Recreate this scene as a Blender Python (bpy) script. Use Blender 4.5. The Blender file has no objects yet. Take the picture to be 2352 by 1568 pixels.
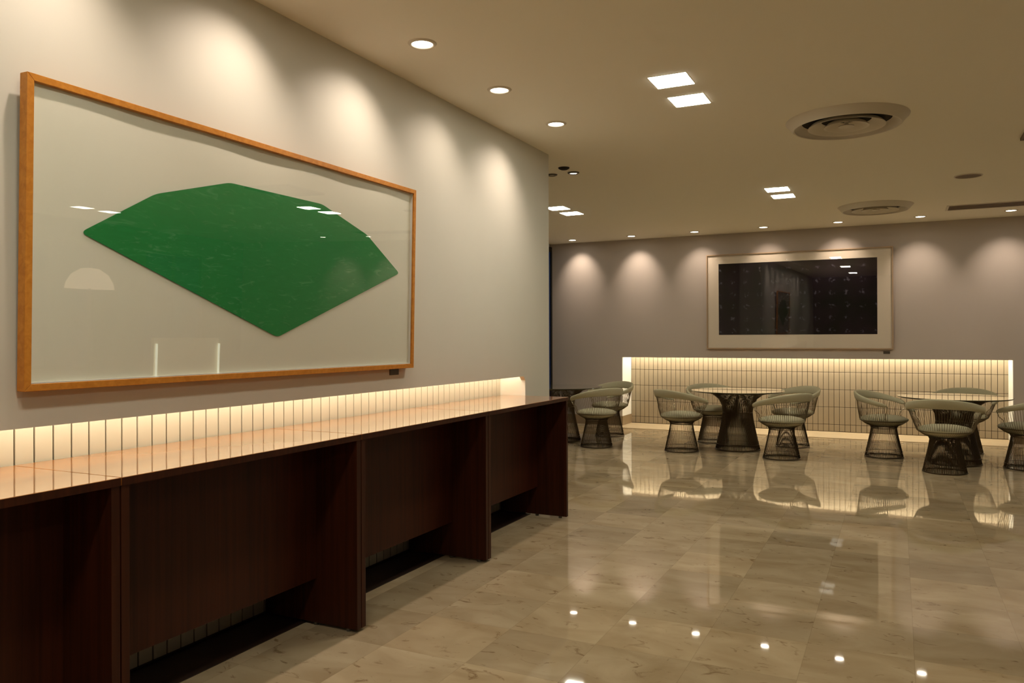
import bpy, bmesh, math, random
from math import sin, cos, pi, radians, sqrt
from mathutils import Vector, Matrix

random.seed(7)
sc = bpy.context.scene
C = sc.collection

# ------------------------------------------------------------------ materials
def new_mat(name):
    m = bpy.data.materials.new(name)
    m.use_nodes = True
    nt = m.node_tree
    b = nt.nodes['Principled BSDF']
    return m, nt, b

def simple(name, col, rough=0.5, metal=0.0, coat=0.0, coat_rough=0.03, ior=1.5, spec=0.5, noise=0.0, nscale=20.0, bump=0.0):
    m, nt, b = new_mat(name)
    b.inputs['Base Color'].default_value = (*col, 1)
    b.inputs['Roughness'].default_value = rough
    b.inputs['Metallic'].default_value = metal
    b.inputs['Coat Weight'].default_value = coat
    b.inputs['Coat Roughness'].default_value = coat_rough
    b.inputs['IOR'].default_value = ior
    b.inputs['Specular IOR Level'].default_value = spec
    if noise > 0 or bump > 0:
        tc = nt.nodes.new('ShaderNodeTexCoord')
        n = nt.nodes.new('ShaderNodeTexNoise')
        n.inputs['Scale'].default_value = nscale
        n.inputs['Detail'].default_value = 6
        nt.links.new(tc.outputs['Object'], n.inputs['Vector'])
        if noise > 0:
            r = nt.nodes.new('ShaderNodeMapRange')
            r.inputs['To Min'].default_value = 1 - noise
            r.inputs['To Max'].default_value = 1 + noise
            nt.links.new(n.outputs['Fac'], r.inputs['Value'])
            mx = nt.nodes.new('ShaderNodeVectorMath'); mx.operation = 'SCALE'
            mx.inputs[0].default_value = col
            nt.links.new(r.outputs['Result'], mx.inputs['Scale'])
            nt.links.new(mx.outputs['Vector'], b.inputs['Base Color'])
        if bump > 0:
            bp = nt.nodes.new('ShaderNodeBump')
            bp.inputs['Strength'].default_value = bump
            bp.inputs['Distance'].default_value = 0.002
            nt.links.new(n.outputs['Fac'], bp.inputs['Height'])
            nt.links.new(bp.outputs['Normal'], b.inputs['Normal'])
    return m

def emis(name, col, strength):
    m, nt, b = new_mat(name)
    b.inputs['Base Color'].default_value = (.8, .8, .8, 1)
    b.inputs['Emission Color'].default_value = (*col, 1)
    b.inputs['Emission Strength'].default_value = strength
    return m

def wood(name, c1, c2, scale=(60, 60, 1.5), rough=.4, coat=0.0, coat_rough=.03, spec=.5):
    m, nt, b = new_mat(name)
    tc = nt.nodes.new('ShaderNodeTexCoord')
    mp = nt.nodes.new('ShaderNodeMapping'); mp.inputs['Scale'].default_value = scale
    n = nt.nodes.new('ShaderNodeTexNoise'); n.inputs['Scale'].default_value = 1.0; n.inputs['Detail'].default_value = 5
    n.inputs['Distortion'].default_value = .6
    cr = nt.nodes.new('ShaderNodeValToRGB')
    cr.color_ramp.elements[0].position = .3; cr.color_ramp.elements[0].color = (*c1, 1)
    cr.color_ramp.elements[1].position = .72; cr.color_ramp.elements[1].color = (*c2, 1)
    nt.links.new(tc.outputs['Object'], mp.inputs['Vector'])
    nt.links.new(mp.outputs['Vector'], n.inputs['Vector'])
    nt.links.new(n.outputs['Fac'], cr.inputs['Fac'])
    nt.links.new(cr.outputs['Color'], b.inputs['Base Color'])
    b.inputs['Roughness'].default_value = rough
    b.inputs['Coat Weight'].default_value = coat
    b.inputs['Coat Roughness'].default_value = coat_rough
    b.inputs['Specular IOR Level'].default_value = spec
    return m

def pane_glass(name, ior=1.5, tint=(1, 1, 1), rough=0.0):
    """thin pane: Fresnel reflection over clear transparency"""
    m = bpy.data.materials.new(name); m.use_nodes = True
    nt = m.node_tree; nt.nodes.clear()
    out = nt.nodes.new('ShaderNodeOutputMaterial')
    tr = nt.nodes.new('ShaderNodeBsdfTransparent'); tr.inputs['Color'].default_value = (*tint, 1)
    gl = nt.nodes.new('ShaderNodeBsdfGlossy'); gl.inputs['Roughness'].default_value = rough
    gl.inputs['Color'].default_value = (1, 1, 1, 1)
    fr = nt.nodes.new('ShaderNodeFresnel')
    ge = nt.nodes.new('ShaderNodeNewGeometry'); mr = nt.nodes.new('ShaderNodeMapRange')
    mr.inputs['To Min'].default_value = ior; mr.inputs['To Max'].default_value = 1 / ior
    nt.links.new(ge.outputs['Backfacing'], mr.inputs['Value']); nt.links.new(mr.outputs[0], fr.inputs['IOR'])
    mx = nt.nodes.new('ShaderNodeMixShader')
    nt.links.new(fr.outputs[0], mx.inputs[0]); nt.links.new(tr.outputs[0], mx.inputs[1])
    nt.links.new(gl.outputs[0], mx.inputs[2]); nt.links.new(mx.outputs[0], out.inputs['Surface'])
    return m

TS, TX0, TY0 = .4175, .06, 4.505       # floor stone module and one joint crossing
def marble_floor(name):
    m, nt, b = new_mat(name)
    N, Lk = nt.nodes.new, nt.links.new
    tc = N('ShaderNodeTexCoord')
    def vm(op, a=None, v=None, s=None):
        n = N('ShaderNodeVectorMath'); n.operation = op
        if a is not None: Lk(a, n.inputs[0])
        if v is not None: n.inputs[1].default_value = v
        if s is not None: n.inputs['Scale'].default_value = s
        return n.outputs['Vector']
    def mt(op, a, bb=None, c=None):
        n = N('ShaderNodeMath'); n.operation = op
        for i, q in enumerate((a, bb, c)):
            if q is None: continue
            if isinstance(q, (int, float)): n.inputs[i].default_value = q
            else: Lk(q, n.inputs[i])
        return n.outputs[0]
    p = vm('SUBTRACT', tc.outputs['Object'], (TX0, TY0, 0))
    p = vm('SCALE', p, s=1 / TS)
    cell = vm('FLOOR', p)
    fr = vm('FRACTION', p)
    wn = N('ShaderNodeTexWhiteNoise'); wn.noise_dimensions = '2D'; Lk(cell, wn.inputs['Vector'])
    # offset veins per slab
    off = N('ShaderNodeVectorMath'); off.operation = 'MULTIPLY_ADD'
    Lk(wn.outputs['Color'], off.inputs[0]); off.inputs[1].default_value = (9, 9, 9)
    Lk(tc.outputs['Object'], off.inputs[2])
    mp = N('ShaderNodeMapping'); mp.inputs['Scale'].default_value = (1.7, 2.8, 1); Lk(off.outputs[0], mp.inputs['Vector'])
    n1 = N('ShaderNodeTexNoise'); n1.inputs['Scale'].default_value = 1.6; n1.inputs['Detail'].default_value = 7
    n1.inputs['Distortion'].default_value = .7; Lk(mp.outputs[0], n1.inputs['Vector'])
    n2 = N('ShaderNodeTexNoise'); n2.inputs['Scale'].default_value = 6; n2.inputs['Detail'].default_value = 6
    n2.inputs['Roughness'].default_value = .62; n2.inputs['Distortion'].default_value = 1.2
    mp2 = N('ShaderNodeMapping'); mp2.inputs['Scale'].default_value = (1.5, 2.2, 1); Lk(off.outputs[0], mp2.inputs['Vector'])
    Lk(mp2.outputs[0], n2.inputs['Vector'])
    base = N('ShaderNodeValToRGB')
    e = base.color_ramp.elements
    e[0].position = .22; e[0].color = (.40, .29, .165, 1)
    e[1].position = .78; e[1].color = (.62, .50, .33, 1)
    Lk(n1.outputs['Fac'], base.inputs['Fac'])
    # brown flecks
    fk = N('ShaderNodeMapRange'); fk.inputs['From Min'].default_value = .60; fk.inputs['From Max'].default_value = .70
    Lk(n2.outputs['Fac'], fk.inputs['Value'])
    mixf = N('ShaderNodeMix'); mixf.data_type = 'RGBA'
    Lk(mt('MULTIPLY', fk.outputs[0], .62), mixf.inputs['Factor'])
    Lk(base.outputs['Color'], mixf.inputs['A']); mixf.inputs['B'].default_value = (.17, .085, .028, 1)
    # slab tone
    tone = N('ShaderNodeMapRange'); tone.inputs['To Min'].default_value = .78; tone.inputs['To Max'].default_value = 1.10
    Lk(wn.outputs['Value'], tone.inputs['Value'])
    tn = N('ShaderNodeVectorMath'); tn.operation = 'SCALE'
    Lk(mixf.outputs['Result'], tn.inputs[0]); Lk(tone.outputs[0], tn.inputs['Scale'])
    # joints
    sep = N('ShaderNodeSeparateXYZ'); Lk(fr, sep.inputs[0])
    jw = .0022 / TS
    def edge(o):
        d = mt('MINIMUM', o, mt('SUBTRACT', 1.0, o))
        return mt('LESS_THAN', d, jw / 1.6)
    j = mt('MAXIMUM', edge(sep.outputs['X']), edge(sep.outputs['Y']))
    mj = N('ShaderNodeMix'); mj.data_type = 'RGBA'
    Lk(mt('MULTIPLY', j, .22), mj.inputs['Factor']); Lk(tn.outputs[0], mj.inputs['A']); mj.inputs['B'].default_value = (.12, .07, .03, 1)
    Lk(mj.outputs['Result'], b.inputs['Base Color'])
    b.inputs['Roughness'].default_value = .03
    b.inputs['IOR'].default_value = 1.55
    # faint ripple between slabs so the mirror images waver
    bp = N('ShaderNodeBump'); bp.inputs['Strength'].default_value = .03; bp.inputs['Distance'].default_value = .01
    n3 = N('ShaderNodeTexNoise'); n3.inputs['Scale'].default_value = 3.0; n3.inputs['Detail'].default_value = 1
    Lk(off.outputs[0], n3.inputs['Vector']); Lk(n3.outputs['Fac'], bp.inputs['Height'])
    Lk(bp.outputs['Normal'], b.inputs['Normal'])
    return m

def dark_print(name):
    """near-black sheet with rows of faint worn blotches"""
    m, nt, b = new_mat(name)
    N, Lk = nt.nodes.new, nt.links.new
    tc = N('ShaderNodeTexCoord')
    mp = N('ShaderNodeMapping'); mp.inputs['Scale'].default_value = (5.3, 1, 5.8); Lk(tc.outputs['Object'], mp.inputs['Vector'])
    fr = N('ShaderNodeVectorMath'); fr.operation = 'FRACTION'; Lk(mp.outputs[0], fr.inputs[0])
    sub = N('ShaderNodeVectorMath'); sub.operation = 'SUBTRACT'; Lk(fr.outputs[0], sub.inputs[0]); sub.inputs[1].default_value = (.5, 0, .5)
    mul = N('ShaderNodeVectorMath'); mul.operation = 'MULTIPLY'; Lk(sub.outputs[0], mul.inputs[0]); mul.inputs[1].default_value = (1, 0, 1)
    ln = N('ShaderNodeVectorMath'); ln.operation = 'LENGTH'; Lk(mul.outputs[0], ln.inputs[0])
    mask = N('ShaderNodeMapRange'); mask.inputs['From Min'].default_value = .27; mask.inputs['From Max'].default_value = .12
    Lk(ln.outputs['Value'], mask.inputs['Value'])
    n = N('ShaderNodeTexNoise'); n.inputs['Scale'].default_value = 26; n.inputs['Detail'].default_value = 4; Lk(tc.outputs['Object'], n.inputs['Vector'])
    th = N('ShaderNodeMapRange'); th.inputs['From Min'].default_value = .52; th.inputs['From Max'].default_value = .66; Lk(n.outputs['Fac'], th.inputs['Value'])
    mm = N('ShaderNodeMath'); mm.operation = 'MULTIPLY'; Lk(mask.outputs[0], mm.inputs[0]); Lk(th.outputs[0], mm.inputs[1])
    n2 = N('ShaderNodeTexNoise'); n2.inputs['Scale'].default_value = 2.5; Lk(tc.outputs['Object'], n2.inputs['Vector'])
    cr = N('ShaderNodeValToRGB')
    cr.color_ramp.elements[0].position = .35; cr.color_ramp.elements[0].color = (.010, .010, .008, 1)
    cr.color_ramp.elements[1].position = .65; cr.color_ramp.elements[1].color = (.020, .013, .018, 1)
    Lk(n2.outputs['Fac'], cr.inputs['Fac'])
    mx = N('ShaderNodeMix'); mx.data_type = 'RGBA'; Lk(mm.outputs[0], mx.inputs['Factor'])
    Lk(cr.outputs['Color'], mx.inputs['A']); mx.inputs['B'].default_value = (.10, .095, .12, 1)
    Lk(mx.outputs['Result'], b.inputs['Base Color'])
    b.inputs['Roughness'].default_value = .8
    b.inputs['Specular IOR Level'].default_value = .08
    return m

def streaked_green(name):  # paler streaks put ink mottle and reflections in the glass into the colour
    m, nt, b = new_mat(name)
    N, Lk = nt.nodes.new, nt.links.new
    tc = N('ShaderNodeTexCoord')
    mp = N('ShaderNodeMapping'); mp.inputs['Scale'].default_value = (1, 5, 22); mp.inputs['Rotation'].default_value = (.15, 0, 0)
    Lk(tc.outputs['Object'], mp.inputs['Vector'])
    n = N('ShaderNodeTexNoise'); n.inputs['Scale'].default_value = 1.6; n.inputs['Detail'].default_value = 8; n.inputs['Distortion'].default_value = 1.5
    Lk(mp.outputs[0], n.inputs['Vector'])
    cr = N('ShaderNodeValToRGB')
    e = cr.color_ramp.elements
    e[0].position = .30; e[0].color = (.004, .225, .040, 1)
    e[1].position = .74; e[1].color = (.085, .33, .12, 1)
    x = e.new(.60); x.color = (.006, .245, .048, 1)
    Lk(n.outputs['Fac'], cr.inputs['Fac'])
    mp2 = N('ShaderNodeMapping'); mp2.inputs['Scale'].default_value = (1, 9, 30); mp2.inputs['Rotation'].default_value = (.35, 0, 0)
    n2 = N('ShaderNodeTexNoise'); n2.inputs['Scale'].default_value = 1.3; n2.inputs['Detail'].default_value = 4; n2.inputs['Distortion'].default_value = 2.5
    Lk(tc.outputs['Object'], mp2.inputs['Vector']); Lk(mp2.outputs[0], n2.inputs['Vector'])
    th = N('ShaderNodeMapRange'); th.inputs['From Min'].default_value = .60; th.inputs['From Max'].default_value = .74; th.inputs['To Max'].default_value = .45
    Lk(n2.outputs['Fac'], th.inputs['Value'])
    mx = N('ShaderNodeMix'); mx.data_type = 'RGBA'; Lk(th.outputs[0], mx.inputs['Factor']); Lk(cr.outputs['Color'], mx.inputs['A'])
    mx.inputs['B'].default_value = (.13, .33, .14, 1)
    Lk(mx.outputs['Result'], b.inputs['Base Color'])
    b.inputs['Roughness'].default_value = .7
    return m

M = {}
M['wall'] = simple('wall_paint', (.61, .592, .51), .6, noise=.02, nscale=3, bump=.04)
M['far_wall'] = simple('far_wall_paint', (.49, .435, .385), .6, noise=.02, nscale=3)
M['ceil'] = simple('ceiling_paint', (.82, .79, .68), .8)
M['white'] = simple('white_paint', (.90, .89, .83), .5)
M['tile'] = simple('glazed_tile', (.56, .525, .435), .45, noise=.05, nscale=6)
M['tile_far'] = simple('tan_glazed_tile', (.35, .29, .205), .4, noise=.07, nscale=6)
M['grout'] = simple('shaded_grout', (.055, .036, .018), .9)  # grout darkened to carry the shade of deeper grooves
M['floor'] = marble_floor('polished_marble')
M['border'] = simple('honed_marble', (.50, .39, .245), .42, noise=.12, nscale=5)
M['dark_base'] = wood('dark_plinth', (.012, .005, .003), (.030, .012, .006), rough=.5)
M['desk'] = wood('dark_walnut', (.026, .0060, .0018), (.056, .0130, .0040), (50, 50, 1.2), rough=.42, spec=.22)
M['desk_top'] = wood('lacquered_top', (.30, .108, .022), (.43, .165, .038), (3, 1.2, 10), rough=.35, spec=.2, coat=1.0, coat_rough=.012)
M['desk_top'].node_tree.nodes['Principled BSDF'].inputs['Coat IOR'].default_value = 1.75
M['desk_top'].node_tree.nodes['Principled BSDF'].inputs['IOR'].default_value = 1.45
M['oak'] = wood('warm_oak', (.45, .165, .016), (.60, .25, .035), (40, 40, 40), rough=.45, spec=.3)
M['pale_wood'] = simple('pale_frame', (.42, .30, .19), .45)
M['paper'] = simple('cream_paper', (.86, .85, .71), .8, noise=.015, nscale=2)
M['mat_far'] = simple('cream_mount', (.84, .74, .60), .8)
M['green'] = streaked_green('green_print_ink')
M['dark_art'] = dark_print('dark_print')
M['glass'] = pane_glass('picture_glass', 1.45)
M['table_top'] = simple('polished_bronze_glass', (.16, .14, .10), .012, coat=1.0, coat_rough=.012, ior=2.2)
M['edge_glass'] = simple('dark_glass_edge', (.06, .055, .035), .15)
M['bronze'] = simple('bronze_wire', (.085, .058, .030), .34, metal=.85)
M['bronze_light'] = simple('lit_bronze_wire', (.20, .155, .09), .4, metal=.8)  # same bronze made paler, for the light on the upper chair wires
M['bronze_shine'] = simple('nickel_wire', (.55, .50, .38), .25, metal=1.0)
M['fabric'] = simple('sage_fabric', (.46, .425, .285), .85, noise=.10, nscale=180, bump=.3)
M['metal'] = simple('grey_plate', (.10, .085, .065), .35, metal=.6)
M['vent'] = simple('vent_enamel', (.62, .57, .47), .45)
M['vent_dark'] = simple('vent_hollow', (.015, .010, .006), .9)
M['brown_slot'] = simple('bronze_slot', (.13, .085, .035), .6)
M['bulb'] = emis('lamp_glow', (1.0, .90, .74), 26)
M['bulb_off'] = simple('unlit_lens', (.25, .22, .15), .3)
M['panel'] = emis('panel_glow', (1.0, .96, .80), 66)
M['panel_dim'] = emis('dim_panel_glow', (1.0, .96, .75), 22)
M['tube'] = emis('strip_glow', (1.0, .88, .67), 11.5)
M['tube_far'] = emis('far_strip_glow', (1.0, .91, .70), 60)
M['shade'] = emis('lamp_shade_glow', (1.0, .74, .5), 1.3)
M['screen_tube'] = emis('screen_tube_glow', (.9, 1.0, .75), 4.0)
M['window'] = emis('dusk_pane', (.10, .22, .60), .05)
M['window'].node_tree.nodes['Principled BSDF'].inputs['Base Color'].default_value = (.01, .012, .02, 1)
M['window'].node_tree.nodes['Principled BSDF'].inputs['Roughness'].default_value = .02
M['frame_dark'] = simple('dark_window_metal', (.02, .018, .014), .4, metal=.3)
M['skirt'] = simple('marble_skirting', (.30, .215, .125), .25, noise=.15, nscale=6)
M['room_dark'] = simple('brown_wall_cover', (.11, .08, .055), .7)

# ------------------------------------------------------------------ mesh helpers
class MB:
    def __init__(s): s.v = []; s.f = []; s.m = []
    def box(s, x0, x1, y0, y1, z0, z1, mi=0):
        b = len(s.v)
        s.v += [(x0, y0, z0), (x1, y0, z0), (x1, y1, z0), (x0, y1, z0), (x0, y0, z1), (x1, y0, z1), (x1, y1, z1), (x0, y1, z1)]
        for q in ((3, 2, 1, 0), (4, 5, 6, 7), (0, 1, 5, 4), (1, 2, 6, 5), (2, 3, 7, 6), (3, 0, 4, 7)):
            s.f.append(tuple(b + i for i in q)); s.m.append(mi)
        return s
    def prism(s, poly, h, axis='z', mi=0):
        """poly: list of 3D points (planar); h: extrusion vector"""
        b = len(s.v); n = len(poly)
        s.v += [tuple(p) for p in poly] + [tuple(p[i] + h[i] for i in range(3)) for p in poly]
        s.f.append(tuple(b + i for i in range(n))[::-1]); s.m.append(mi)
        s.f.append(tuple(b + n + i for i in range(n))); s.m.append(mi)
        for i in range(n):
            j = (i + 1) % n
            s.f.append((b + i, b + j, b + n + j, b + n + i)); s.m.append(mi)
        return s
    def lathe(s, prof, seg=48, c=(0, 0, 0), mi=0, closed=False, sx=1, sy=1):
        b = len(s.v); n = len(prof)
        for k in range(seg):
            a = 2 * pi * k / seg
            for r, z in prof: s.v.append((c[0] + r * cos(a) * sx, c[1] + r * sin(a) * sy, c[2] + z))
        rng = n if closed else n - 1
        for k in range(seg):
            k2 = (k + 1) % seg
            for i in range(rng):
                j = (i + 1) % n
                s.f.append((b + k * n + i, b + k2 * n + i, b + k2 * n + j, b + k * n + j)); s.m.append(mi)
        return s
    def tube(s, pts, r, seg=5, mi=0, closed=False):
        b = len(s.v); n = len(pts); P = [Vector(p) for p in pts]
        up = None
        for i in range(n):
            if closed: t = (P[(i + 1) % n] - P[i - 1]).normalized()
            else: t = (P[min(i + 1, n - 1)] - P[max(i - 1, 0)]).normalized()
            if up is None:
                ref = Vector((0, 0, 1)) if abs(t.z) < .8 else Vector((1, 0, 0))
                up = (ref - t * ref.dot(t)).normalized()
            else: up = (up - t * up.dot(t)).normalized()
            w = t.cross(up)
            for k in range(seg):
                a = 2 * pi * k / seg
                s.v.append(tuple(P[i] + up * (r * cos(a)) + w * (r * sin(a))))
        for i in range(n if closed else n - 1):
            i2 = (i + 1) % n
            for k in range(seg):
                k2 = (k + 1) % seg
                s.f.append((b + i * seg + k, b + i * seg + k2, b + i2 * seg + k2, b + i2 * seg + k)); s.m.append(mi)
        if not closed:
            s.f.append(tuple(b + k for k in range(seg))[::-1]); s.m.append(mi)
            s.f.append(tuple(b + (n - 1) * seg + k for k in range(seg))); s.m.append(mi)
        return s
    def build(s, name, mats, parent=None, smooth=False, bevel=0, bseg=2, angle=None):
        me = bpy.data.meshes.new(name)
        me.from_pydata(s.v, [], s.f)
        if not isinstance(mats, (list, tuple)): mats = [mats]
        for m in mats: me.materials.append(m)
        for p, mi in zip(me.polygons, s.m):
            p.material_index = mi; p.use_smooth = smooth
        bm = bmesh.new(); bm.from_mesh(me)
        bmesh.ops.recalc_face_normals(bm, faces=bm.faces)
        bm.to_mesh(me); bm.free()
        if angle is not None:
            me.set_sharp_from_angle(angle=angle)
        o = bpy.data.objects.new(name, me)
        C.objects.link(o)
        if parent: o.parent = parent
        if bevel:
            md = o.modifiers.new('bevel', 'BEVEL'); md.width = bevel; md.segments = bseg; md.limit_method = 'ANGLE'
            md.harden_normals = False
        return o

def thing(name, label, cat, loc=(0, 0, 0), rz=0, group=None):
    o = bpy.data.objects.new(name, None); C.objects.link(o)
    o.empty_display_size = .1
    o.location = loc; o.rotation_euler = (0, 0, rz)
    o['label'] = label; o['category'] = cat
    if group: o['group'] = group
    return o

def tag(o, label, cat, group=None):
    o['label'] = label; o['category'] = cat
    if group: o['group'] = group
    return o

def struct(o, label=None):
    o['kind'] = 'structure'
    if label: o['label'] = label
    return o

def dup(root, loc, rz, label, group=None):
    r = root.copy(); C.objects.link(r); r.location = loc; r.rotation_euler = (0, 0, rz)
    r['label'] = label
    if group: r['group'] = group
    for ch in list(root.children):
        c = ch.copy(); C.objects.link(c); c.parent = r
        for g in list(ch.children):
            d = g.copy(); C.objects.link(d); d.parent = c
    return r

# ------------------------------------------------------------------ dimensions
ZC = 2.849                       # ceiling
XW = -2.564                      # face of the near left wall
XT = -2.778                      # tiles at the back of its niche
YE = 5.92                        # free end of that wall
YN = 5.462                       # end of its niche
ZL = 1.053                       # head of both niches
YW = 11.576                      # face of the far wall
YT = 12.02                       # tiles at the back of the far niche
NX0, NX1 = -3.795, 1.302         # far niche jambs
XA = -4.985                      # alcove side wall
XR, YB = 6.6, -5.5               # side and back of the room

# ------------------------------------------------------------------ room shell
struct(MB().box(XA - .3, XR + .3, YB - .3, YT + .4, -.2, 0).build('floor', M['floor']), 'polished beige marble floor slabs')
struct(MB().box(XA - .3, XR + .3, YB - .3, YT + .4, ZC, ZC + .2).build('ceiling', M['ceil']), 'plain painted ceiling')

ZF = 1.27                        # top of the far lamp pocket
ZT = 1.17                        # top of the lamp pocket
w = MB()
w.box(-3.0, XW, YB, YE, ZT, ZC)
w.box(-2.60, XW, -.6, YN, ZL, ZT)
w.box(-3.0, XW, YN, YE, 0, ZT)
w.box(-3.0, XW, YB, -.6, 0, ZT)
w.box(-3.0, XT - .012, -.6, YN, 0, ZT)
w.prism([(-2.60, YN - .034, ZL), (-2.60, YN, ZL), (-2.60, YN, ZL - .034)], (.036, 0, 0))
wall_left = struct(w.build('wall_left', M['wall']), 'pale wall with a low lit niche')

def tiles(name, parent, horizontal, a0, a1, depth0, depth1, rows):
    t = MB(); pitch = .0709; gap = .0058
    n = int((a1 - a0) / pitch)
    for k in range(n + 1):
        s0 = a0 + k * pitch + gap / 2; s1 = min(a0 + (k + 1) * pitch - gap / 2, a1)
        if s1 - s0 < .004: continue
        for z0, z1 in rows:
            if horizontal == 'y': t.box(depth0, depth1, s0, s1, z0 + gap / 2, z1 - gap / 2)
            else: t.box(s0, s1, depth0, depth1, z0 + gap / 2, z1 - gap / 2)
    return t.build(name, M['tile' if horizontal == 'y' else 'tile_far'], parent, bevel=.0015, bseg=1)
rows_l = [(.010, .1125), (.1125, .36), (.36, .6075), (.6075, .855), (.855, 1.1)]
rows_f = [(0.012, .111), (.111, .358), (.358, .605), (.605, .852), (.852, 1.1)]
tiles('niche_tiles', wall_left, 'y', YN - 85 * .0709, YN, XT - .010, XT, rows_l)
MB().box(XT - .012, XT - .006, -.6, YN, .0, ZT).build('grout', M['grout'], wall_left)
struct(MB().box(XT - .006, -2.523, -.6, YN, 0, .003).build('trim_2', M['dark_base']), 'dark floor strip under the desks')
# the lamp hidden behind the lintel
MB().box(-2.66, -2.625, -.5, YN - .006, ZT - .045, ZT - .015).build('strip_lamp', M['tube'], wall_left)

w = MB()
w.box(XA - .3, XR, YW, YT + .3, ZF, ZC)
w.box(NX0, NX1, YW, YW + .05, ZL, ZF)
w.box(XA - .3, NX0, YW, YT + .3, 0, ZF)
w.box(NX1, XR, YW, YT + .3, 0, ZF)
w.box(NX0, NX1, YT + .012, YT + .3, 0, ZF)
wall_far = struct(w.build('wall_far', M['far_wall']), 'mauve grey wall with a low lit tiled niche')
tiles('niche_tiles', wall_far, 'x', NX0 + .008, NX1, YT, YT + .010, rows_f)
MB().box(NX0, NX1, YT + .006, YT + .012, 0, ZF).build('grout', M['grout'], wall_far)
MB().box(NX0 + .012, NX1 - .012, YT - .13, YT - .09, ZF - .045, ZF - .015).build('strip_lamp', M['tube_far'], wall_far)
# white painted jambs of both niches
MB().box(NX0, NX0 + .006, YW + .002, YT, .15, ZF).build('niche_jamb', M['white'], wall_far)
MB().box(NX1 - .006, NX1, YW + .002, YT, .012, ZF).build('niche_jamb', M['white'], wall_far)
MB().box(XT, XW - .001, YN - .004, YN, .01, ZT).build('niche_jamb', M['white'], wall_left)

# honed marble band along the foot of the far wall, running into the niche
struct(MB().box(NX0 + .0, NX1, YW, YT, 0, .008).box(XA, XR, 11.27, YW, 0, .008).build('trim_1', M['border']), 'matte marble border strip on the floor')
struct(MB().box(XA, NX0, YW - .012, YW, .008, .15).box(NX0 - .0, NX0 + .012, YW - .012, YT, .008, .15).box(NX1, XR, YW - .012, YW, .008, .15)
       .build('baseboard_far', M['skirt']), 'low marble skirting')

# other walls (seen in the reflections)
struct(MB().box(-3.0, XR, YB - .3, YB, 0, ZC).build('wall_back', M['room_dark']))
wa = struct(MB().box(XA - .3, XA, YE - .3, YW, 0, ZC).box(XA - .3, -3.0, YE - .6, YE - .3, 0, ZC).build('wall_alcove', M['far_wall']))
wn = MB().box(XA, XA + .03, YW - .75, YW - .70, .0, 2.80).box(XA, XA + .03, YW - .05, YW - .002, 0, 2.80).box(XA, XA + .03, YW - .70, YW - .05, 2.72, 2.80)
win = struct(wn.build('window_1', M['frame_dark']), 'dark framed window')
MB().box(XA + .005, XA + .012, YW - .70, YW - .05, 0, 2.72).build('pane', M['window'], win)
# right side: piers with dusk windows between them
wr = MB().box(XR, XR + .3, YB, YW, 0, .5).box(XR, XR + .3, YB, YW, 2.5, ZC)
ys = [YB, -3.6, -1.2, 1.2, 3.6, 6.0, 8.4, 10.6]
for y in ys: wr.box(XR, XR + .3, y, y + .95 if y < 10 else YW, .5, 2.5)
struct(wr.build('wall_right', M['room_dark']))
for i in range(len(ys) - 1):
    y0, y1 = ys[i] + .95, ys[i + 1]
    f = MB().box(XR + .05, XR + .11, y0, y0 + .05, .5, 2.5).box(XR + .05, XR + .11, y1 - .05, y1, .5, 2.5)
    f.box(XR + .05, XR + .11, y0, y1, .5, .55).box(XR + .05, XR + .11, y0, y1, 2.45, 2.5).box(XR + .05, XR + .11, (y0 + y1) / 2 - .03, (y0 + y1) / 2 + .03, .5, 2.5)
    wo = struct(f.build('window_%d' % (i + 2), M['frame_dark']))
    MB().box(XR + .07, XR + .08, y0 + .05, y1 - .05, .55, 2.45).build('pane', M['window'], wo)

# ------------------------------------------------------------------ sideboard desks in the left niche
XF = -2.209; ZD = .905
def desk(y0, y1):
    root = thing('console_desk', 'x', 'desk', ((XF + XT) / 2, (y0 + y1) / 2, 0))
    cx, cy = root.location.x, root.location.y
    g = .0025
    a0, a1 = y0 + g - cy, y1 - g - cy
    X = lambda v: v - cx
    MB().box(X(XT + .012), X(XF), a0, a1, ZD - .026, ZD).build('top', [M['desk_top']], root, bevel=.0015)
    MB().box(X(XF), X(XF + .0015), a0, a1, ZD - .026, ZD - .0015).build('front_edge', M['desk'], root)
    for s in (0, 1):
        ya, yb = (a0, a0 + .030) if s == 0 else (a1 - .030, a1)
        p = MB()
        p.prism([(X(XF - .004), ya, .014), (X(XT + .015), ya, .014), (X(XT + .015), ya, ZD - .0265), (X(XF - .004), ya, ZD - .0265)], (0, yb - ya, 0))
        leg = p.build('side_panel', M['desk'], root, bevel=.0012)
        MB().lathe([(0, 0), (.013, 0), (.013, .014), (0, .014)], 14, (X(-2.27), (ya + yb) / 2, 0)).build('foot', M['metal'], leg)
        MB().lathe([(0, 0), (.013, 0), (.013, .014), (0, .014)], 14, (X(-2.46), (ya + yb) / 2, 0)).build('foot', M['metal'], leg)
    MB().box(X(-2.468), X(-2.448), a0 + .0305, a1 - .0305, .222, ZD - .0265).build('apron_panel', M['desk'], root)
    return root
dlab = ['dark brown console desk at the left edge of the photo, nearest of the row',
        'dark brown console desk under the left half of the green picture',
        'dark brown console desk under the right end of the green picture',
        'dark brown console desk at the far end of the row, beside the chairs']
for (y0, y1), lb in zip([(.44, 1.69), (1.69, 2.935), (2.935, 4.185), (4.185, 5.458)], dlab):
    d = desk(y0, y1); d['label'] = lb; d['group'] = 'console desks along the left wall'

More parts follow.
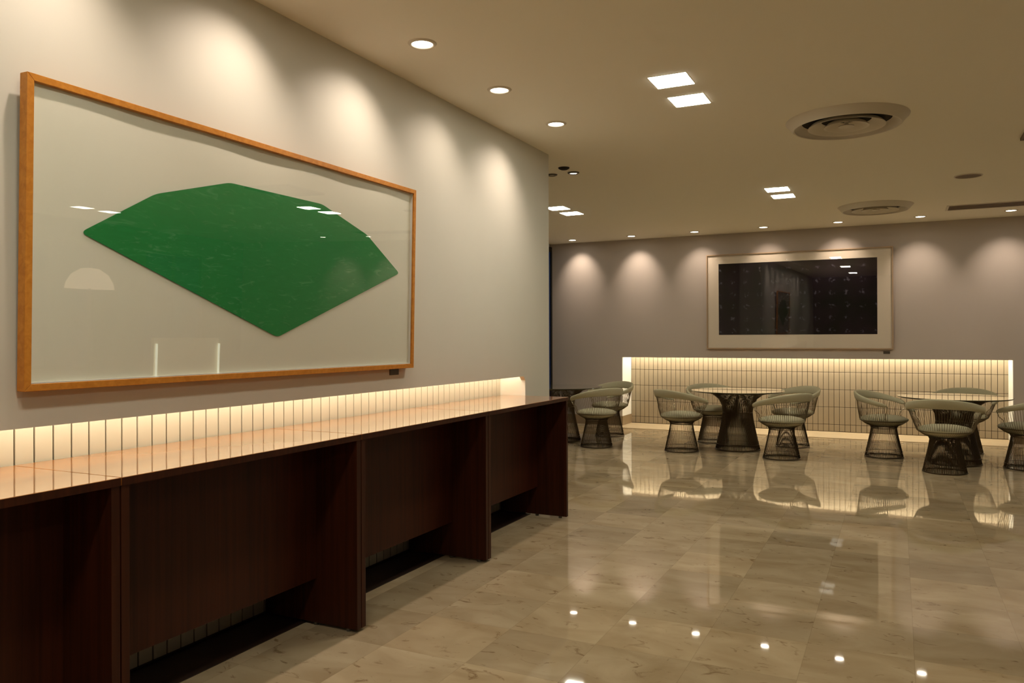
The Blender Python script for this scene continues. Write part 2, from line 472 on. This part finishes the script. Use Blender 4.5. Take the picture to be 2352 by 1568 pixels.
# ------------------------------------------------------------------ green picture
def rounded(poly, r, n=5):
    out = []
    L = len(poly)
    for i in range(L):
        p0, p1, p2 = Vector(poly[i - 1]), Vector(poly[i]), Vector(poly[(i + 1) % L])
        a, b = (p0 - p1).normalized(), (p2 - p1).normalized()
        A, B = p1 + a * r, p1 + b * r
        for k in range(n + 1):
            t = k / n
            out.append(tuple(A * (1 - t) ** 2 + p1 * 2 * t * (1 - t) + B * t * t))
    return out
PY0, PY1, PZ0, PZ1 = 1.573, 3.834, 1.176, 2.201
pic = thing('framed_picture', 'large oak framed print of a plain green shape on the left wall', 'picture', (XW, (PY0 + PY1) / 2, PZ0))
pic.rotation_euler = (0, radians(1.25), radians(0))
# local: x out of the wall, y along it, z up; the foot stands .022 off the wall
ly = (PY1 - PY0) / 2; H = PZ1 - PZ0; fx0, fx1 = .012, .050; fw = .0235
def mitre(pts, name):
    MB().prism(pts, (fx1 - fx0, 0, 0)).build(name, M['oak'], pic, bevel=.0015)
e = .0004
mitre([(fx0, -ly, 0), (fx0, ly, 0), (fx0, ly - fw, fw), (fx0, -ly + fw, fw)], 'frame_rail')
mitre([(fx0, -ly, H), (fx0, -ly + fw, H - fw), (fx0, ly - fw, H - fw), (fx0, ly, H)], 'frame_rail')
mitre([(fx0, -ly, e), (fx0, -ly + fw, fw + e), (fx0, -ly + fw, H - fw - e), (fx0, -ly, H - e)], 'frame_stile')
mitre([(fx0, ly, e), (fx0, ly, H - e), (fx0, ly - fw, H - fw - e), (fx0, ly - fw, fw + e)], 'frame_stile')
sh = MB()
# gently cockled sheet
ny, nz = 60, 14
b0 = 0
for i in range(ny + 1):
    for k in range(nz + 1):
        y = -ly + fw + (2 * ly - 2 * fw) * i / ny; z = fw + (H - 2 * fw) * k / nz
        amp = .0022 * (k / nz) ** 3
        sh.v.append((fx1 - .022 + amp * (sin(i / ny * 23) + .6 * sin(i / ny * 9 + 1)), y, z))
for i in range(ny):
    for k in range(nz):
        a = i * (nz + 1) + k
        sh.f.append((a, a + nz + 1, a + nz + 2, a + 1)); sh.m.append(0)
sheet = sh.build('paper_sheet', M['paper'], pic, smooth=True)
MB().box(fx1 - .034, fx1 - .028, -ly + .003, ly - .003, .003, H - .003).build('backing_board', M['room_dark'], pic)
MB().box(fx1 - .026, fx1 - .009, -ly + fw, ly - fw, fw, fw + .004).build('spacer', M['white'], pic)
MB().box(fx1 - .026, fx1 - .009, -ly + fw, -ly + fw + .003, fw, H - fw).build('spacer', M['white'], pic)
MB().box(fx1 - .026, fx1 - .009, ly - fw - .003, ly - fw, fw, H - fw).build('spacer', M['white'], pic)
cyp = (PY0 + PY1) / 2
gp = [(1.772, 1.712), (2.075, 1.893), (2.44, 2.000), (3.03, 2.000), (3.395, 1.893), (3.698, 1.712), (2.735, 1.352)]
gp = rounded([(y - cyp, z - PZ0) for y, z in gp], .026, 5)
gp = [(fx1 - .0178, y, z) for y, z in gp]
MB().prism(gp, (.0006, 0, 0)).build('green_shape', M['green'], pic)
MB().box(fx1 - .009, fx1 - .006, -ly + fw - .004, ly - fw + .004, fw - .004, H - fw + .004).build('glass_pane', M['glass'], pic)
tag(MB().box(XW, XW + .006, 3.662, 3.747, 1.138, 1.172).build('picture_label', M['metal'], bevel=.001), 'small dark plate under the right end of the green picture', 'plaque')

# ------------------------------------------------------------------ dark picture on the far wall
QX0, QX1, QZ0, QZ1 = -2.492, -.045, 1.185, 2.548
fp = thing('framed_picture', 'wide near-black print in a cream mount on the far wall', 'picture', ((QX0 + QX1) / 2, YW, QZ0))
fp.rotation_euler = (radians(.9), 0, 0)
lx = (QX1 - QX0) / 2; H2 = QZ1 - QZ0; fw = .016; d0, d1 = -.010, -.055
for nm, pts in (('frame_rail', [(-lx, 0), (lx, 0), (lx - fw, fw), (-lx + fw, fw)]), ('frame_rail', [(-lx, H2), (-lx + fw, H2 - fw), (lx - fw, H2 - fw), (lx, H2)]),
                ('frame_stile', [(-lx, 0), (-lx + fw, fw), (-lx + fw, H2 - fw), (-lx, H2)]), ('frame_stile', [(lx, 0), (lx, H2), (lx - fw, H2 - fw), (lx - fw, fw)])):
    MB().prism([(x, d0, z) for x, z in pts], (0, d1 - d0, 0)).build(nm, M['pale_wood'], fp, bevel=.0012)
MB().box(-lx + fw, lx - fw, d0 - .02, d0, fw, H2 - fw).build('mount', M['mat_far'], fp)
ax0, ax1, az0, az1 = -2.320 + 1.2685, -.238 + 1.2685, 1.388 - QZ0, 2.411 - QZ0
MB().box(ax0, ax1, d0 - .0215, d0 - .0203, az0, az1).build('dark_sheet', M['dark_art'], fp)
MB().box(-lx + fw - .003, lx - fw + .003, d1 + .006, d1 + .009, fw - .003, H2 - fw + .003).build('glass_pane', M['glass'], fp)
tag(MB().box(-.168, -.088, YW - .006, YW, 1.124, 1.158).build('picture_label', M['metal'], bevel=.001), 'small plate under the right corner of the near-black picture', 'plaque')

# ------------------------------------------------------------------ wire armchair
def lerp(a, b, t): return a + (b - a) * t
def sm(t): t = max(0, min(1, t)); return t * t * (3 - 2 * t)
PH = radians(119)
def plan(phi, rx, ry, ox=0.0):   # phi 0 at the back, +x is the front
    return (ox - rx * cos(phi), ry * sin(phi))
def band_bottom(phi):
    x, y = plan(phi, .280, .334)
    zt = .742 - .130 * ((x + .280) / .416)
    h = lerp(.098, .048, sm(abs(phi) / PH))
    return x, y, zt, h
def make_chair():
    root = thing('wire_armchair', 'x', 'chair')
    # pedestal: upright rods from the floor ring to the waist and out under the seat
    N = 78
    base = MB(); back = MB()
    for i in range(N):
        phi = -pi + 2 * pi * (i + .5) / N
        def ring(r, z, k=1.0): x, y = plan(phi, r, r * k); return (x, y, z)
        pts = [ring(.197, .008), ring(.180, .09), ring(.160, .18), ring(.141, .27), ring(.133, .325), ring(.146, .352)]
        base.tube(pts, .0026, 4)
        rim = (plan(phi, .248, .250)[0], plan(phi, .248, .250)[1], .415)
        mid = (plan(phi, .195, .196)[0], plan(phi, .195, .196)[1], .375)
        if abs(phi) < PH:
            x, y, zt, h = band_bottom(phi)
            tb = (x * .99, y * .99, zt - h * .5)
            q = [pts[-1], mid, rim]
            for t in (.22, .45, .7, 1.0):
                bulge = .014 * sin(pi * t)
                q.append((lerp(rim[0], tb[0], t) * (1 + bulge), lerp(rim[1], tb[1], t) * (1 + bulge), lerp(rim[2], tb[2], t)))
            back.tube(q, .0021, 4)
        else:
            back.tube([pts[-1], mid, rim], .0021, 4)
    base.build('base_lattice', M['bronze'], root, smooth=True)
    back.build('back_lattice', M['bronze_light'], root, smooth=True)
    rg = MB()
    for r, z, t in ((.197, .008, .007),):
        rg.tube([(r * cos(a), r * sin(a), z) for a in [2 * pi * k / 48 for k in range(48)]], t, 6, closed=True)
    rg.build('floor_ring', M['bronze'], root, smooth=True)
    for r, z, t in ((.187, .055, .0028), (.130, .325, .004), (.245, .412, .004)):
        MB().tube([(r * cos(a), r * sin(a), z) for a in [2 * pi * k / 48 for k in range(48)]], t, 5, closed=True).build('hoop', M['bronze'], root, smooth=True)
    # two bright front rods rising to the arms
    for s in (-1, 1):
        fr = MB()
        x, y, zt, h = band_bottom(PH * s)
        rim = plan(PH * .93 * s, .235, .236)
        fr.tube([(rim[0], rim[1], .425), (lerp(rim[0], x, .35), lerp(rim[1], y, .3), .50), (lerp(rim[0], x, .8), lerp(rim[1], y, .78), zt - h - .03), (x, y, zt - h * .6)], .0042, 6)
        fr.build('arm_rod', M['bronze_shine'], root, smooth=True)
    MB().lathe([(0, .345), (.115, .345), (.13, .350), (.0, .356)], 40).build('seat_plate', M['vent_dark'], root, smooth=True)
    MB().lathe([(0, .352), (.09, .353), (.15, .362), (.205, .385), (.240, .412), (.247, .424), (.240, .436), (.205, .452), (.14, .466), (.07, .473), (0, .475)], 56, sx=1.03)\
        .build('seat_cushion', M['fabric'], root, smooth=True)
    # padded rail: one sweep with rounded section
    bd = MB(); n = 56; sec = 12
    for i in range(n + 1):
        phi = -PH + 2 * PH * i / n
        x, y, zt, h = band_bottom(phi)
        e = min(i, n - i) / 4.0
        k = sqrt(max(0, 1 - (1 - min(1, e)) ** 2)) * .93 + .07
        th = .019 * (.6 + .4 * k)
        nrm = Vector((x / .280 ** 2, y / .334 ** 2, 0)).normalized()
        lean = .20
        for q in range(sec):
            a = 2 * pi * q / sec
            u = cos(a); v = sin(a)
            u = math.copysign(abs(u) ** .75, u); v = math.copysign(abs(v) ** .55, v)
            hh = h * .5 * k; zc = zt - h * .5
            off = u * th + (v * hh) * lean
            bd.v.append((x + nrm.x * off, y + nrm.y * off, zc + v * hh))
    for i in range(n):
        for q in range(sec):
            q2 = (q + 1) % sec
            bd.f.append((i * sec + q, i * sec + q2, (i + 1) * sec + q2, (i + 1) * sec + q)); bd.m.append(0)
    bd.f.append(tuple(range(sec))); bd.m.append(0)
    bd.f.append(tuple(n * sec + q for q in range(sec))[::-1]); bd.m.append(0)
    bd.build('padded_rail', M['fabric'], root, smooth=True)
    return root

def make_table():
    root = thing('round_table', 'x', 'table')
    N = 96; ZTB = .711
    rods = MB()
    for i in range(N):
        a = 2 * pi * i / N
        prof = [(.258, .008), (.232, .12), (.204, .25), (.180, .37), (.172, .45), (.182, .53), (.222, .61), (.290, .662), (.375, .688)]
        rods.tube([(r * cos(a), r * sin(a), z) for r, z in prof], .0034, 4)
    rods.build('base_lattice', M['bronze'], root, smooth=True)
    inner = MB()
    for i in range(36):
        a = 2 * pi * i / 36
        inner.tube([(r * cos(a), r * sin(a), z) for r, z in [(.165, .45), (.135, .55), (.09, .64), (.03, .690)]], .0028, 4)
    inner.build('centre_lattice', M['bronze_shine'], root, smooth=True)
    for r, z, t in ((.258, .008, .008),):
        MB().tube([(r * cos(a), r * sin(a), z) for a in [2 * pi * k / 64 for k in range(64)]], t, 6, closed=True).build('floor_ring', M['bronze'], root, smooth=True)
    for r, z, t in ((.172, .45, .004), (.375, .688, .008), (.245, .07, .003)):
        MB().tube([(r * cos(a), r * sin(a), z) for a in [2 * pi * k / 64 for k in range(64)]], t, 5, closed=True).build('hoop', M['bronze'], root, smooth=True)
    R = .545
    tp = MB()
    tp.lathe([(0, ZTB - .014), (R - .012, ZTB - .014)], 96)
    tp.lathe([(0, ZTB), (R - .001, ZTB)], 96)
    tp.lathe([(R - .012, ZTB - .014), (R, ZTB - .003), (R - .001, ZTB)], 96, mi=1)
    tp.build('tabletop', [M['table_top'], M['edge_glass']], root)
    return root

T1, T2, T3 = (-3.986, 9.587), (-1.734, 9.714), (.539, 9.579)
tb = make_table(); tb.location = (*T2, 0)
tb['label'] = 'round mirror-topped wire table in the middle, under the near-black picture'; tb['group'] = 'round wire tables'
dup(tb, (*T1, 0), .1, 'round mirror-topped wire table half hidden behind the near wall', 'round wire tables')
dup(tb, (*T3, 0), .2, 'round mirror-topped wire table on the right, under the right end of the lit niche', 'round wire tables')

chairs = [
    ((-3.362, 9.235), T1, 'wire armchair in front of the half hidden table, beside the end desk', 0),
    ((-3.574, 10.348), T1, 'wire armchair behind the one beside the end desk, against the niche jamb', 0),
    ((-2.313, 9.302), T2, 'wire armchair at the left front of the middle table', radians(20)),
    ((-2.140, 10.278), T2, 'wire armchair behind the middle table, on its left', 0),
    ((-1.162, 9.184), T2, 'wire armchair at the right front of the middle table', radians(8)),
    ((-1.166, 10.248), T2, 'wire armchair behind the middle table, on its right', 0),
    ((-.140, 9.795), T3, 'wire armchair on the left of the right table, front of seat lit', 0),
    ((.420, 8.916), T3, 'wire armchair with its back to the camera, before the right table', 0),
    ((1.175, 9.488), T3, 'wire armchair cut by the right edge of the photo', radians(-24)),
    ((.690, 10.520), T3, 'wire armchair behind the right table, only its top rail showing', 0),
]
ch0 = make_chair()
for i, (p, t, lb, extra) in enumerate(chairs):
    rz = math.atan2(t[1] - p[1], t[0] - p[0]) + extra
    if i == 0:
        ch0.location = (*p, 0); ch0.rotation_euler = (0, 0, rz); ch0['label'] = lb; ch0['group'] = 'wire armchairs round the tables'
    else: dup(ch0, (*p, 0), rz, lb, 'wire armchairs round the tables')

# ------------------------------------------------------------------ ceiling fittings
def spot(name, parent, loc, target, energy, size, blend, col, radius=.03):
    l = bpy.data.lights.new(name, 'SPOT'); l.energy = energy; l.spot_size = radians(size); l.spot_blend = blend
    l.color = col; l.shadow_soft_size = radius
    o = bpy.data.objects.new(name, l); C.objects.link(o)
    o.parent = parent; o.location = loc
    d = Vector(target) - Vector(loc)
    o.rotation_euler = d.to_track_quat('-Z', 'Y').to_euler()
    return o
def make_downlight():
    r = thing('recessed_downlight', 'x', 'ceiling light', (0, 0, ZC))
    MB().lathe([(.052, -.001), (.056, -.008), (.068, -.006), (.074, 0)], 40).build('trim_ring', M['vent'], r, smooth=True)
    MB().lathe([(0, -.003), (.054, -.003)], 32).build('bulb', M['bulb'], r)
    return r
WARM = (1.0, .82, .69)
dl = make_downlight(); first = True
ord_ = ['first', 'second', 'third', 'fourth', 'fifth', 'sixth', 'seventh', 'eighth', 'ninth', 'tenth']
near = [(-2.19, -.80), (-2.19, .04), (-2.185, .88), (-2.18, 1.72), (-2.175, 2.56), (-2.174, 3.404), (-2.160, 4.243), (-2.147, 5.092)]
nl = ['', '', '', '', '', 'nearest and biggest of the three round downlights beside the left wall', 'middle one of the three round downlights beside the left wall',
      'farthest of the three round downlights beside the left wall']
for i, (x, y) in enumerate(near):
    lb = nl[i] or 'round downlight near the left wall, out of view, %s from the back wall' % ord_[i]
    if first: dl.location = (x, y, ZC); dl['label'] = lb; dl['group'] = 'downlights along the left wall'; o = dl; first = False
    else: o = dup(dl, (x, y, ZC), 0, lb, 'downlights along the left wall')
near_objs = [o for o in C.objects if o.name.startswith('recessed_downlight')]
for i, o in enumerate(near_objs):
    k = .62 if i == 6 else (.80 if i < 4 else 1.0)
    spot('spot_lamp', o, (0, 0, -.012), (-.37, -.13, -.80), 29 * k, 104, 1.0, WARM, .02)
farx = [-4.458, -3.512, -2.575, -1.632, -.69, .262, 1.219, 2.165, 3.11, 4.06]
fl = ['leftmost downlight of the row before the far wall, next to the near wall end', 'second downlight from the left in the row before the far wall',
      'downlight above the left corner of the near-black picture', 'downlight above the left half of the near-black picture',
      'downlight above the right half of the near-black picture', 'downlight right of the near-black picture, left of the dark ceiling slot',
      'downlight at the right edge of the photo, in front of the dark ceiling slot', 'downlight right of the photo, next beyond its edge',
      'downlight right of the photo, second beyond its edge', 'downlight right of the photo, last of the far row']
fst = [33, 35, 24, 20, 28, 32, 36, 40, 40, 40]
tilt = [.44, .44, .46, .50, .56, .40, .42, .42, .42, .42]
for i, x in enumerate(farx):
    y = 11.20 - .035 * (x + 4.458)
    o = dup(dl, (x, y, ZC), 0, fl[i], 'downlights before the far wall')
    for c in list(o.children):
        if c.type == 'LIGHT': bpy.data.objects.remove(c)
    spot('spot_lamp', o, (0, 0, -.012), (0, tilt[i], -.62), fst[i], 72, 1.0, (1.0, .80, .64))

# square glowing panels, in pairs
def make_panel():
    r = thing('square_ceiling_light', 'x', 'ceiling light', (0, 0, ZC))
    fr = MB().box(-.112, .112, -.112, -.109, -.002, 0).box(-.112, .112, .109, .112, -.002, 0).box(-.112, -.109, -.109, .109, -.002, 0).box(.109, .112, -.109, .109, -.002, 0)
    fr.build('frame', M['white'], r)
    MB().box(-.109, .109, -.109, .109, -.003, -.0005).build('diffuser', M['panel'], r)
    return r
pl = make_panel(); first = True
pairs = [(-1.183, 4.545, 'back one of the big pair of glowing squares near the camera', 'front one of the big pair of glowing squares near the camera'),
         (-1.090, 8.36, 'farther-left square of the small pair of glowing panels near the round vents', 'lower right square of the small pair of glowing panels near the round vents'),
         (-3.525, 8.40, 'left square of the pair of glowing panels beside the wall end', 'right square of the pair of glowing panels beside the wall end'),
         (-1.20, .72, 'glowing square nearer than the photo, left pair', 'glowing square nearer than the photo, second of left pair'),
         (1.85, 7.95, 'glowing square right of the photo, far pair', 'glowing square right of the photo, second of far pair'),
         (1.25, .72, 'glowing square right of the camera, near pair', 'glowing square right of the camera, second of near pair'),
         (5.20, 7.18, 'glowing square by the windows, far pair', 'glowing square by the windows, second of far pair'),
         (-1.20, -3.1, 'glowing square behind the camera, left pair', 'glowing square behind the camera, second of left pair')]
pairs[0] = (-1.183, 4.545, 'upper left one of the biggest pair of glowing ceiling squares', 'lower right one of the biggest pair of glowing ceiling squares')
pairs[1] = (-1.090, 8.36, 'upper left one of the pair of glowing squares left of the small round vent', 'lower right one of the pair of glowing squares left of the small round vent')
for x, y, a, b in pairs:
    for k, lb in ((0, a), (1, b)):
        loc = (x + .004 * k, y + .425 * k, ZC)
        if first: pl.location = loc; pl['label'] = lb; pl['group'] = 'square ceiling lights'; first = False
        else:
            o = dup(pl, loc, 0, lb, 'square ceiling lights')
            if x > 5:        # weaker glow set here so less light reaches under the desks
                for c in o.children:
                    if c.name.startswith('diffuser'): c.data = c.data.copy(); c.data.materials[0] = M['panel_dim']

# round air diffusers
def make_vent():
    r = thing('round_air_vent', 'x', 'ceiling vent', (0, 0, ZC))
    MB().lathe([(.398, 0), (.396, -.004), (.386, -.012), (.354, -.050), (.345, -.057), (.337, -.055), (.332, -.040), (.290, -.006)], 80).build('outer_cone', M['vent'], r, smooth=True, angle=radians(40))
    MB().lathe([(0, -.003), (.33, -.003)], 64).build('duct_shade', M['vent_dark'], r)  # flat near-black disc painted as the shade inside the duct, no hole
    MB().lathe([(.160, -.006), (.220, -.032), (.238, -.051), (.250, -.053), (.247, -.046), (.226, -.026), (.166, -.003)], 72, closed=True).build('ring_blade', M['vent'], r, smooth=True, angle=radians(50))
    MB().lathe([(.070, -.006), (.116, -.032), (.134, -.051), (.146, -.053), (.143, -.046), (.122, -.026), (.076, -.003)], 64, closed=True).build('ring_blade', M['vent'], r, smooth=True, angle=radians(50))
    MB().lathe([(.012, -.004), (.014, -.034), (.050, -.046), (.052, -.052), (.0, -.054)], 40).build('centre_cap', M['vent'], r, smooth=True, angle=radians(50))
    return r
v = make_vent(); v.location = (-.312, 5.90, ZC); v['label'] = 'large round air vent of nested rings, the nearer and bigger one'; v['group'] = 'round air vents'
dup(v, (-.225, 9.93, ZC), 0, 'smaller looking round air vent close to the far downlights', 'round air vents')
# flush round speaker
sp = thing('ceiling_speaker', 'flat brown round grille on the ceiling at the right, above the slot', 'speaker', (.60, 8.47, ZC))
MB().lathe([(0, -.004), (.108, -.004)], 40).build('grille', M['brown_slot'], sp)
MB().lathe([(.108, -.002), (.112, -.008), (.118, -.006), (.120, 0)], 40).build('rim', M['vent'], sp, smooth=True)
# long slot vent
sl = thing('slot_vent', 'long dark slot vent in the ceiling at the right edge', 'ceiling vent', (1.75, 10.47, ZC))
MB().box(-1.21, 1.2, -.17, .17, -.003, 0).build('duct_shade', M['brown_slot'], sl)  # shallow brown box coloured as the shade of the recess, no hole
MB().box(-1.235, -1.21, -.19, .19, -.007, 0).box(1.2, 1.225, -.19, .19, -.007, 0).box(-1.21, 1.2, -.19, -.17, -.007, 0).box(-1.21, 1.2, .17, .19, -.007, 0).build('frame', M['vent'], sl)
for k in range(3):
    MB().box(-1.21, 1.2, -.10 + k * .1 - .008, -.10 + k * .1 + .008, -.006, -.003).build('louvre', M['brown_slot'], sl)
ht = thing('access_hatch', 'dark box edge on the ceiling at the right border of the photo', 'ceiling hatch', (1.06, 6.75, ZC))
MB().box(-.22, .40, -.30, .30, -.022, 0).build('hatch_frame', M['brown_slot'], ht, bevel=.003)
MB().box(-.20, .38, -.28, .28, -.026, -.022).build('hatch_door', M['room_dark'], ht)
# small fittings by the wall end
a = thing('ceiling_sensor', 'small dark disc on the ceiling, backmost of three little fittings by the wall end', 'sensor', (-2.639, 6.433, ZC))
MB().lathe([(0, -.020), (.030, -.018), (.048, -.008), (.050, 0)], 32).build('dome', M['vent_dark'], a, smooth=True)
a = thing('ceiling_sprinkler', 'little ringed ceiling fitting touching the wall end, left of three', 'sprinkler', (-2.848, 6.657, ZC))
MB().lathe([(.028, -.004), (.034, -.012), (.046, -.008), (.050, 0)], 32).build('ring', M['metal'], a, smooth=True)
MB().lathe([(0, -.008), (.028, -.005)], 24).build('cap', M['vent'], a, smooth=True)
a = thing('small_downlight', 'tiny bright downlight, right of three little fittings by the wall end', 'ceiling light', (-2.638, 6.658, ZC))
MB().lathe([(.034, -.004), (.040, -.014), (.052, -.008), (.054, 0)], 32).build('trim_ring', M['metal'], a, smooth=True)
MB().lathe([(0, -.010), (.034, -.008)], 24).build('bulb', emis('small_glow', (1, .93, .8), 4), a, smooth=True)

# ------------------------------------------------------------------ floor lamp reflected in the picture glass
lp = thing('floor_lamp', 'floor lamp with a domed shade, seen only as a reflection in the green picture', 'lamp', (2.0, 5.03, 0))
MB().lathe([(0, 0), (.16, 0), (.16, .015), (.03, .03), (0, .03)], 36).build('base', M['bronze'], lp, smooth=True, angle=radians(35))
MB().tube([(0, 0, .02), (0, 0, 1.66)], .012, 10).build('pole', M['bronze'], lp, smooth=True)
MB().lathe([(.215, 1.64), (.205, 1.70), (.16, 1.78), (.08, 1.835), (0, 1.845)], 40).build('lamp_shade', M['shade'], lp, smooth=True)

# low backlit screen, reflected in the same glass
bs = thing('backlit_screen', 'low pale screen glowing at both ends, seen only as a reflection in the green picture', 'screen', (4.55, 8.45, 0))
MB().box(-.03, .03, -.60, .60, 0, 1.06).build('panel', M['mat_far'], bs, bevel=.004)
for s_ in (-1, 1):
    MB().tube([(-.06, s_ * .575, .04), (-.06, s_ * .575, .98)], .016, 10).build('light_tube', M['screen_tube'], bs, smooth=True)

# ------------------------------------------------------------------ camera, world, view
cam = bpy.data.cameras.new('camera'); co = bpy.data.objects.new('camera', cam); C.objects.link(co)
cam.sensor_width = 36; cam.lens = 1804.975 / 2352 * 36
cam.shift_y = -6.03 / 2352
cam.clip_start = .05
co.matrix_world = Matrix.Translation((0, 0, 1.34)) @ Matrix.Rotation(radians(26.12), 4, 'Z') @ Matrix.Rotation(radians(90), 4, 'X') @ Matrix.Rotation(radians(-.189), 4, 'Z')
sc.camera = co
wd = bpy.data.worlds.new('world'); sc.world = wd; wd.use_nodes = True
wd.node_tree.nodes['Background'].inputs[0].default_value = (.05, .09, .2, 1)
wd.node_tree.nodes['Background'].inputs[1].default_value = .1
sc.view_settings.view_transform = 'Standard'
sc.view_settings.look = 'None'
sc.view_settings.exposure = 0.0
sc.view_settings.gamma = 1.0
sc.view_settings.use_curve_mapping = False
cy = sc.cycles
cy.max_bounces = 12; cy.diffuse_bounces = 6; cy.glossy_bounces = 6; cy.transparent_max_bounces = 24
cy.sample_clamp_indirect = 6
cy.caustics_reflective = False
